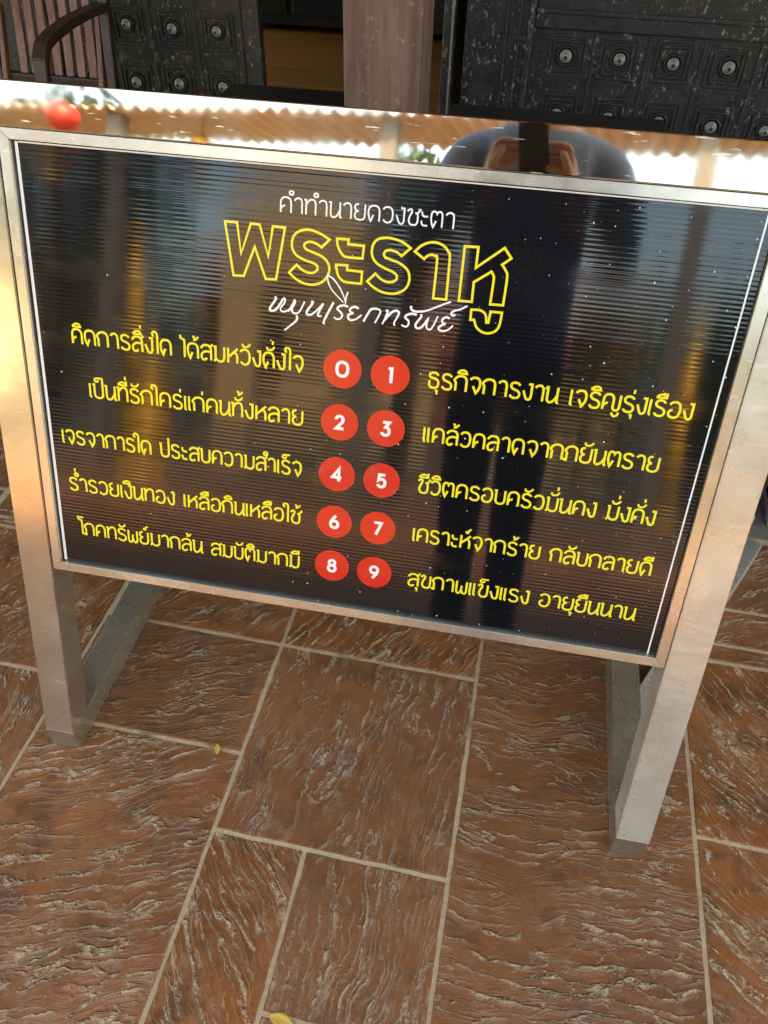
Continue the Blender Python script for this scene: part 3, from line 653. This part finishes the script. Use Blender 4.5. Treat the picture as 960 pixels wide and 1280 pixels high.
def text_line(name, s, ua, ub, v, h, wt, mat, sp=21, kx=None):
    pen = 0; items = []; right = 0; above = 0; pw_ = 0
    for ic, ch in enumerate(s):
        if ch in MK:
            up = 34 if (ch in '่้์' and (above or s[ic+1:ic+2] == 'ำ')) else 0
            if ch in 'ัิีื็': above = 1
            items.append((MK[ch], right, up, .8)); continue
        wd, p = GL[ch]
        up_ = above
        items.append((p, pen, 0, 1)); right = pen+wd; pw_ = wd; above = 0; pen += wd+sp
    tot = pen-sp; sx = (ub-ua)/tot; sy = h/100
    # tone mark on a letter followed by sara am is lifted above its ring: handled by order of the marks
    bm = B(); k = 0
    for p, x, up, wk in items:
        for st in strokes(p):
            ribbon(bm, [(ua+(x+a)*sx, v+(b+up)*sy) for a, b in st], wt*(.9 if wk < 1 else 1), 2.4e-4 + 3e-5*(k % 5)); k += 1
    return onboard(name, bm, mat)
H1, W1 = .0216, .0033
LV = [.7635, .6828, .6014, .5195, .4392]
left = ['คิดการสิ่งใด ได้สมหวังดั่งใจ', 'เป็นที่รักใคร่แก่คนทั้งหลาย', 'เจรจาการใด ประสบความสำเร็จ', 'ร่ำรวยเงินทอง เหลือกินเหลือใช้', 'โภคทรัพย์มากล้น สมบัติมากมี']
right_ = ['ธุรกิจการงาน เจริญรุ่งเรือง', 'แคล้วคลาดจากภยันตราย', 'ชีวิตครอบครัวมั่นคง มั่งคั่ง', 'เคราะห์จากร้าย กลับกลายดี', 'สุขภาพแข็งแรง อายุยืนนาน']
lu = [(.1325, .4845), (.1528, .4865), (.099, .4868), (.1025, .487), (.113, .488)]
ru = [(.666, 1.0225), (.667, .9965), (.667, 1.009), (.667, 1.0225), (.667, 1.0155)]
for i in range(5):
    text_line('text_line', left[i], lu[i][0], lu[i][1], LV[i], H1, W1, M['yellow_print'])
    text_line('text_line', right_[i], ru[i][0], ru[i][1], LV[i]+.0003, H1, W1, M['yellow_print'])
text_line('heading_text', 'คำทำนายดวงชะตา', .448, .6768, .9745, .0188, .0022, M['white_print'])
DU = (.5425, .6112); DV = (.7742, .6946, .6120, .5317, .4530)
for i in range(10):
    u, v = DU[i % 2], DV[i//2]; r = .0278
    bm = B(); vs = [bm.verts.new((u+r*math.cos(a), v+r*math.sin(a), ZB(u, v)+1.8e-4)) for a in [2*math.pi*q/48 for q in range(48)]]; bm.faces.new(vs)
    onboard('number_disc', bm, M['red_print'])
    wd, p = DG[str(i)]; s = .0200/100; bm = B()
    for q, st in enumerate(strokes(p)): ribbon(bm, [(u+(a-wd/2)*s, v+(b-50)*s) for a, b in st], .0046, 4.2e-4+3e-5*q)
    onboard('number', bm, M['white_print'])
TITLE = [[[3717,9558],[3886,9562],[3939,9166],[4076,9563],[4199,9562],[4323,9164],[4381,9557],[4549,9557],[4436,8877],[4290,8867],[4131,9273],[3977,8876],[3830,8869]],[[5161,9463],[5056,9355],[4986,9393],[4901,9411],[4834,9389],[4815,9351],[4845,9311],[4940,9281],[5060,9242],[5139,9181],[5174,9096],[5156,9006],[5099,8926],[5006,8873],[4885,8858],[4771,8884],[4683,8932],[4617,8988],[4719,9099],[4784,9049],[4871,9014],[4958,9018],[5011,9064],[5006,9111],[4953,9142],[4823,9173],[4719,9219],[4663,9285],[4647,9371],[4670,9460],[4728,9520],[4829,9557],[4930,9554],[5032,9525],[5109,9489]],[[5260,9486],[5417,9490],[5414,9429],[5626,9429],[5616,9268],[5408,9265],[5340,9293],[5293,9356],[5268,9422]],[[5262,9154],[5418,9160],[5417,9100],[5622,9098],[5618,8943],[5418,8942],[5343,8967],[5295,9025],[5274,9093]],[[6247,9460],[6134,9351],[6071,9392],[5984,9410],[5920,9393],[5899,9355],[5919,9316],[5993,9292],[6111,9260],[6217,9195],[6261,9110],[6256,9006],[6205,8923],[6115,8872],[6014,8854],[5895,8869],[5789,8915],[5699,8983],[5805,9094],[5875,9036],[5958,9003],[6045,9012],[6092,9051],[6093,9100],[6042,9136],[5930,9173],[5818,9224],[5755,9293],[5735,9372],[5750,9462],[5803,9527],[5901,9556],[5986,9558],[6101,9536],[6175,9503]],[[6305,9425],[6435,9344],[6476,9388],[6528,9406],[6575,9394],[6606,9346],[6605,8856],[6779,8859],[6768,9391],[6742,9461],[6690,9520],[6611,9555],[6527,9562],[6446,9539],[6374,9497]],[[6945,9552],[7120,9558],[7120,9303],[7455,9580],[7556,9462],[7451,9373],[7505,9306],[7537,9222],[7534,8866],[7364,8860],[7369,9175],[7355,9233],[7325,9273],[7116,9120],[7121,8866],[6948,8863]],[[7127,8764],[7238,8770],[7303,8742],[7333,8692],[7347,8617],[7373,8620],[7384,8766],[7534,8768],[7527,8622],[7500,8542],[7444,8496],[7369,8477],[7289,8494],[7220,8548],[7181,8637],[7132,8631]]]
HAND = [[[4419,8638],[4440,8617],[4355,8484],[4371,8449],[4437,8468],[4497,8551],[4542,8625],[4568,8625],[4560,8573],[4509,8504],[4513,8465],[4553,8454],[4607,8475]],[[4611,8465],[4647,8509],[4703,8618]],[[4691,8631],[4711,8604],[4668,8497],[4695,8452],[4741,8453],[4786,8491],[4848,8623]],[[4736,8423],[4748,8380],[4710,8323],[4570,8198]],[[4939,8636],[4962,8617],[4882,8491],[4902,8449],[4967,8471],[5041,8545],[5113,8626]],[[5110,8623],[5046,8487],[5050,8451],[5094,8456]],[[5255,8659],[5131,8393],[5143,8347]],[[5460,8617],[5407,8632],[5340,8614],[5312,8575],[5359,8536],[5384,8495],[5356,8448],[5304,8436],[5269,8460]],[[5149,9008],[5163,8932],[5225,8818],[5390,8670]],[[5149,9008],[5233,8968],[5327,8864],[5402,8729],[5421,8652]],[[5446,8817],[5424,8732],[5419,8652]],[[5610,8611],[5552,8630],[5498,8603],[5486,8565],[5539,8545]],[[5539,8545],[5474,8513],[5469,8468],[5515,8444],[5589,8474],[5653,8533]],[[5683,8444],[5763,8601],[5812,8632],[5881,8631],[5909,8592],[5843,8442]],[[5981,8625],[6011,8612],[5947,8440]],[[5969,8490],[6054,8600],[6119,8641],[6164,8621],[6151,8569],[6108,8472],[6123,8437]],[[6410,8615],[6342,8624],[6276,8600],[6254,8564],[6300,8527],[6307,8478],[6273,8440],[6212,8459]],[[6324,8726],[6322,8696],[6351,8666],[6423,8661],[6538,8687],[6666,8750],[6848,8839]],[[6460,8629],[6471,8597],[6405,8489],[6427,8441],[6493,8465],[6566,8582],[6550,8489],[6580,8442],[6629,8464],[6696,8630]],[[6856,8620],[6805,8629],[6759,8592],[6768,8550],[6809,8543]],[[6809,8543],[6735,8501],[6723,8458],[6784,8440],[6856,8470],[6909,8530]],[[6925,8676],[6893,8661],[6869,8683],[6903,8724],[6983,8753],[7072,8808]]]
bm = B()
for q, pl in enumerate(TITLE):
    pts = [(a/1e4, b/1e4) for a, b in pl]
    ribbon(bm, smooth(pts, 5, True, .60), .0032, 2.6e-4+4e-5*q, True)
onboard('title_text', bm, M['yellow_print'])
bm = B()
for q, pl in enumerate(HAND):
    pts = smooth([(a/1e4, b/1e4) for a, b in pl], 6, False, -.2); n_ = len(pts)
    thin = q in (8, 9, 10)
    ribbon(bm, pts, .0022 if thin else .0031, 5.2e-4+2e-5*q, False, [.75+.25*math.sin(math.pi*min(1, .25+i/n_)) for i in range(n_)])
onboard('script_text', bm, M['white_print'])
# white keyline at the sheet's edge
bm = B(); ribbon(bm, [(iu0+.0052, iv0+.002), (iu0+.0052, iv1-.0022)], .0046, 2e-4); ribbon(bm, [(iu1-.0120, iv1-.0022), (iu1-.0120, iv0+.001)], .0023, 2e-4); ribbon(bm, [(iu0+.008, iv1-.0026), (iu1-.0135, iv1-.0026)], .0018, 2e-4)
onboard('white_border', bm, M['white_print'])
# ------------------------------------------------------------------ fallen leaves
def leaf(x, y, z, ang, L, Wd, label, curl=.25):
    bm = B(); n = 10; rows = []
    ca, sa = math.cos(ang), math.sin(ang)
    for i in range(n+1):
        t = i/n; wv = Wd/2*math.sin(math.pi*min(1, t*.96+.03))**.8
        row = []
        for s in (-1, -.5, 0, .5, 1):
            px, py = (t-.5)*L, s*wv; pz = z + .0015 + curl*L*.5*((t-.5)**2) + abs(s)*wv*.35
            row.append(bm.verts.new((x+px*ca-py*sa, y+px*sa+py*ca, pz)))
        rows.append(row)
    for a, b in zip(rows, rows[1:]):
        for k in range(4): bm.faces.new((a[k], a[k+1], b[k+1], b[k]))
    o = obj('fallen_leaf', bm, M['dry_leaf'], None, True); tag(o, label, 'leaf', 'dry leaves on the floor')
    sm = o.modifiers.new('t', 'SOLIDIFY'); sm.thickness = .0005
leaf(-.4425, .7115, .001, 1.9, .022, .012, 'tiny yellow dry leaf on the tile joint below the sign')
leaf(-.190, .293, .0, -.12, .040, .019, 'yellow dry leaf lying at the bottom edge of the floor')
# ------------------------------------------------------------------ behind the camera: what the steel and the gloss reflect
# far canopy on grey posts
e = empty('yard_canopy', (-.95, -3.8, 0), 'rusty corrugated canopy on grey posts across the walkway', 'canopy')
bm = B(); corrugated(bm, -8, 7, -4.8, 2.86, -3.8, 2.76, .13, .022); obj('roof_sheet', bm, M['corr'], e)
for x in (-5.6, -3.4, -1.06, 1.14, 3.4, 5.6):
    bm = B(); box(bm, x-.06, x+.06, -4.0, -3.88, -.03, 2.745, .004); obj('canopy_post', bm, M['grey_paint'], e)
e.rotation_euler = (0, 0, R(8.9))
# buildings over the yard
e = empty('yard_house', (-1.8, -12, 0), 'tan plastered house with red tiled roof across the yard', 'house')
bm = B(); box(bm, -5.5, 2.2, -15, -12, -.03, 2.3, .01); obj('wall', bm, M['plaster'], e)
bm = B()
for s in (-1, 1):
    a = [(-5.9, -13.5+s*1.9, 2.2), (2.6, -13.5+s*1.9, 2.2), (2.6, -13.5, 3.05), (-5.9, -13.5, 3.05)]
    q = [bm.verts.new(p) for p in a] + [bm.verts.new((p[0], p[1], p[2]+.08)) for p in a]
    for f in ((0, 1, 2, 3), (7, 6, 5, 4), (0, 4, 5, 1), (1, 5, 6, 2), (2, 6, 7, 3), (3, 7, 4, 0)): bm.faces.new([q[k] for k in f])
obj('roof', bm, M['roof_tile'], e)
for x in (-4.4, -2.6, 1.0):
    bm = B(); box(bm, x-.45, x+.45, -12.03, -11.96, 1.0, 2.1, .01); f = obj('window', bm, M['chair_dark'], e)
bm = B(); box(bm, -1.1, -.1, -12.03, -11.95, -.02, 2.1, .01); obj('door', bm, M['chair_wood'], e)
e = empty('yard_shed', (7, -11, 0), 'low brown timber shed at the right of the yard', 'shed')
bm = B(); box(bm, 3.4, 10, -13, -10.2, -.03, 2.3, .01); obj('wall', bm, M['chair_dark'], e)
bm = B(); corrugated(bm, 3.1, 10.3, -13.4, 2.6, -9.8, 2.35, .18, .03); obj('roof', bm, M['corr'], e)
e = empty('yard_gatehouse', (-10, -10, 0), 'cream gatehouse with a tiled roof at the left of the yard', 'house')
bm = B(); box(bm, -13, -7.2, -13, -9.2, -.03, 2.6, .01); obj('wall', bm, M['canvas'], e)
bm = B(); corrugated(bm, -13.4, -6.8, -13.4, 2.9, -8.8, 2.6, .2, .035); obj('roof', bm, M['roof_tile'], e)
e = empty('arched_gateway', (-2.4, -7.2, 0), 'tan arched gateway wall with a round top standing in the yard', 'gateway')
bm = B(); op = [(-3.35, -.03), (-3.35, 2.4)] + [(-2.45+.9*math.cos(R(180-k*15)), 2.4+.85*math.sin(R(180-k*15))) for k in range(1, 12)] + [(-1.55, 2.4), (-1.55, -.03), (-2.0, -.03), (-2.0, 1.3)] + [(-2.45+.45*math.cos(R(k*20)), 1.3+.42*math.sin(R(k*20))) for k in range(1, 9)] + [(-2.9, 1.3), (-2.9, -.03)]
fa = [bm.verts.new((x, -7.0, z)) for x, z in op]; fb = [bm.verts.new((x, -7.3, z)) for x, z in op]
bm.faces.new(fa); bm.faces.new(fb[::-1])
for k in range(len(op)): bm.faces.new((fa[k], fb[k], fb[(k+1) % len(op)], fa[(k+1) % len(op)]))
obj('arch_wall', bm, M['plaster'], e)
bm = B(); box(bm, -3.42, -1.48, -6.985, -6.93, 2.28, 2.40, .01); obj('moulding', bm, M['canvas'], e)
# gilded pillars
def pillar(x, y, h, label, k=1.0):
    e = empty('gilded_pillar', (x, y, 0), label, 'pillar', 'gilded pillars in the yard'); T_ = Matrix.Translation((x, y, 0))
    bm = B(); lathe(bm, [(.26*k, -.03), (.26*k, .16*k), (.21*k, .22*k), (.20*k, .30*k)], 20, T_); obj('base', bm, M['gold'], e, False)
    bm = B(); lathe(bm, [(.17*k, .30*k), (.165*k, h*.5), (.15*k, h-.3*k)], 20, T_); obj('shaft', bm, M['gold'], e, True)
    bm = B(); lathe(bm, [(.15*k, h-.3*k), (.23*k, h-.22*k), (.17*k, h-.14*k), (.26*k, h-.04*k), (.26*k, h), (.08*k, h+.16*k), (.02*k, h+.42*k)], 20, T_); obj('capital', bm, M['gold'], e, False)
pillar(-4.05, -6.2, 1.9, 'tall gilded pillar with a pointed top at the left of the yard', .6); pillar(-2.75, -3.9, .62, 'short gilded pillar beside the canopy post', .8)
pillar(2.25, -8.0, 1.7, 'gilded pillar with a pointed top at the right of the yard', .7)
# hanging lanterns
def lantern(x, y, z, r, mat, label, br=None):
    e = empty('paper_lantern', (x, y, z), label, 'lantern', 'lanterns hung from the canopy')
    bm = B(); prof = [(r*.35, -r*.8)] + [(r*math.cos(a)*(1+.02*(k % 2)), r*.8*math.sin(a)) for k, a in enumerate([R(-62+124*i/16) for i in range(17)])] + [(r*.35, r*.8)]
    lathe(bm, prof, 24, Matrix.Translation((x, y, z))); obj('shade', bm, mat, e, True)
    bm = B(); lathe(bm, [(r*.34, r*.8), (r*.34, r*.92)], 16, Matrix.Translation((x, y, z))); tube(bm, [(x, y, z+r*.9), (x, y, z+r*1.2), (x, y, 2.80)], .006); obj('cord', bm, M['dark_iron'], e)
    if br: bm = B(); tube(bm, [(x, y+.02, 2.795), (x, (y+br)/2, 2.80), (x, br, 2.80)], .012); obj('bracket', bm, M['dark_iron'], e)
    bm = B(); tube(bm, [(x, y, z-r*.8), (x, y, z-r*1.1), (x, y, z-r*2.0)], [r*.08, r*.14, r*.2]); obj('tassel', bm, M['gold'], e)
lantern(-3.28, -3.40, 2.41, .115, M['red_paper'], 'round red lantern hanging from a bracket of the far canopy', -4.32)
lantern(-4.05, -4.45, 2.52, .13, M['gold'], 'golden lantern hanging at the far left end of the canopy')
lantern(-2.62, -4.30, 2.54, .11, M['gold'], 'golden lantern hanging right of the red one')
# trees
def tree(x, y, h, rad, seed, label, n=2600):
    t = empty('yard_tree', (x, y, 0), label, 'tree', 'trees round the yard'); rg = random.Random(seed)
    bm = B(); tube(bm, [(x, y, -.05), (x+.05, y, h*.25), (x-.06, y+.05, h*.5), (x, y, h*.8)], [.16, .13, .10, .04])
    limbs = []
    for k in range(9):
        a = k*2.4; z0 = h*rg.uniform(.38, .65); en = (x+math.cos(a)*rad*.7, y+math.sin(a)*rad*.7, z0+h*rg.uniform(.12, .35)); limbs.append(en)
        tube(bm, [(x, y, z0), ((x+en[0])/2, (y+en[1])/2, (z0+en[2])/2+.1), en], [.06, .04, .015], 7)
    obj('trunk', bm, M['bark'], t, True)
    bm = B(); cl_ = [(l, rad*rg.uniform(.28, .5)) for l in limbs] + [((x, y, h*.85), rad*.5)]
    for k in range(n):
        c, r_ = rg.choice(cl_); d = Vector((rg.gauss(0, 1), rg.gauss(0, 1), rg.gauss(0, .8))).normalized()*r_*rg.uniform(.5, 1.1)**.6
        p = Vector(c)+d; s = rg.uniform(.05, .11); u_ = Vector((rg.gauss(0, 1), rg.gauss(0, 1), rg.gauss(0, 1))).normalized(); v_ = u_.orthogonal().normalized()
        bm.faces.new([bm.verts.new(p+u_*s), bm.verts.new(p+v_*s*.5), bm.verts.new(p-u_*s), bm.verts.new(p-v_*s*.5)])
    obj('crown', bm, M['leaf'], t, recalc=False)
tree(-5.6, -7.2, 3.6, 1.5, 1, 'leafy green tree left of the gilded pillars'); tree(-1.05, -6.6, 3.5, .6, 2, 'slim tree beside the tan arched gateway', 900)
tree(4.2, -8.2, 3.0, 1.3, 4, 'leafy bush-like tree beside the timber shed'); tree(8.5, -6.0, 4.6, 2.0, 6, 'broad tree at the far right of the yard', 3000)

def hedge(x0, x1, y, h, seed, label):
    t = empty('hedge', ((x0+x1)/2, y, 0), label, 'hedge', 'hedges closing the yard'); rg = random.Random(seed)
    bm = B()
    for k in range(int((x1-x0)*650)):
        p = Vector((rg.uniform(x0, x1), y+rg.gauss(0, .22), max(0, h*rg.random()**.7 + .18*math.sin(k*.37)))); s = rg.uniform(.05, .12)
        u_ = Vector((rg.gauss(0, 1), rg.gauss(0, 1), rg.gauss(0, 1))).normalized(); v_ = u_.orthogonal().normalized()
        bm.faces.new([bm.verts.new(p+u_*s), bm.verts.new(p+v_*s*.5), bm.verts.new(p-u_*s), bm.verts.new(p-v_*s*.5)])
    obj('foliage', bm, M['leaf'], t, recalc=False)
    bm = B()
    for k in range(int((x1-x0)/.5)): tube(bm, [(x0+.25+k*.5, y, -.04), (x0+.28+k*.5, y+.02, h*.45), (x0+.2+k*.5, y, h*.8)], [.035, .025, .008], 6)
    obj('stems', bm, M['bark'], t)
hedge(1.0, 8.0, -9.2, 2.55, 21, 'tall dark hedge at the right of the yard'); hedge(-9.0, -3.6, -9.6, 2.1, 22, 'dark hedge left of the tan arched gateway')

# ------------------------------------------------------------------ the photographer, seen only as a reflection
P = empty('person', (.02, -.42, 0), 'person in dark clothes holding up a phone, mirrored in the sign', 'person')
V = []; E_ = []; Rr = []
def jv(p, r, par=None):
    V.append(Vector(p)); Rr.append(r); i = len(V)-1
    if par is not None: E_.append((par, i))
    return i
Yb = -.40
pel = jv((.02, Yb, .93), (.155, .115)); wai = jv((.02, Yb+.005, 1.13), (.165, .11), pel); che = jv((.02, Yb+.01, 1.36), (.195, .125), wai); sh = jv((.02, Yb+.02, 1.50), (.12, .085), che)
nk = jv((.02, Yb+.045, 1.58), (.054, .056), sh); h1 = jv((.02, Yb+.075, 1.66), (.068, .085), nk); h2 = jv((.02, Yb+.07, 1.735), (.078, .094), h1); jv((.02, Yb+.06, 1.81), (.05, .065), h2)
for s in (-1, 1):
    hip = jv((.02+s*.085, Yb, .86), (.10, .10), pel); kn = jv((.02+s*.082, Yb+.02, .49), (.078, .075), hip); ank = jv((.02+s*.08, Yb-.02, .09), (.06, .06), kn); jv((.02+s*.085, Yb+.10, .04), (.04, .03), ank)
    sd_ = jv((.02+s*.215, Yb+.02, 1.475), (.075, .072), sh); el = jv((.02+s*.275, Yb+.10, 1.20), (.052, .052), sd_); wr = jv((s*.10, -.10, 1.315), (.028, .026), el); pm = jv((s*.088, -.055, 1.365), (.034, .022), wr)
    for k, (dz, L) in enumerate(((.030, .034), (.012, .040), (-.007, .037), (-.025, .030))):   # four fingers behind the phone
        a = jv((s*.086, -.040, 1.385+dz), (.010, .010), pm); b = jv((s*.066, -.034, 1.388+dz), (.009, .009), a); jv((s*(.066-L), -.034, 1.386+dz), (.008, .008), b)
    a = jv((s*.095, -.030, 1.350), (.012, .012), pm); b = jv((s*.082, -.016, 1.378), (.010, .010), a); jv((s*.070, -.024, 1.400), (.008, .008), b)
me = bpy.data.meshes.new('body'); me.from_pydata(V, E_, []); tmp = bpy.data.objects.new('tmp_body', me); COL.objects.link(tmp)
md = tmp.modifiers.new('s', 'SKIN'); sv = me.skin_vertices[0].data
for i, r_ in enumerate(Rr): sv[i].radius = r_; sv[i].use_root = (i == 0)
tmp.modifiers.new('u', 'SUBSURF').levels = 2
dg = bpy.context.evaluated_depsgraph_get(); bme = bpy.data.meshes.new_from_object(tmp.evaluated_get(dg)); bpy.data.objects.remove(tmp)
bme.name = 'body'; bme.materials.clear()
for m in ('skin', 'shirt', 'trousers'): bme.materials.append(M[m])
for p in bme.polygons:
    c = p.center; p.use_smooth = True
    far = math.hypot(c.x-.02, c.y-Yb)
    p.material_index = 2 if c.z < .97 else (0 if (c.z > 1.55 and abs(c.x-.02) < .12 and c.y > Yb-.1 and c.y < -.25) or c.y > Yb+.19 else 1)
body = bpy.data.objects.new('body', bme); COL.objects.link(body); body.parent = P; body.matrix_parent_inverse = P.matrix_basis.inverted()
bm = B(); bmesh.ops.create_uvsphere(bm, u_segments=24, v_segments=14, radius=1)
for v in bm.verts: v.co = Vector((.02+v.co.x*.088, Yb+.055+v.co.y*.104, 1.765+v.co.z*.092))
bmesh.ops.delete(bm, geom=[v for v in bm.verts if v.co.z < 1.71 or (v.co.z < 1.775 and v.co.y > Yb+.085)], context='VERTS'); obj('hair', bm, M['hair'], P, True)
for s in (-1, 1):
    bm = B(); box(bm, .02+s*.085-.045, .02+s*.085+.045, Yb-.08, Yb+.19, -.0, .085, .03, seg=3); obj('shoe', bm, M['trousers'], P, True)
bm = B(); box(bm, -.038, .038, -.078, .078, .006, .014, .003, cam_m)
tag(obj('phone', bm, M['phone']), 'black phone held up in front of the person in dark clothes', 'phone')
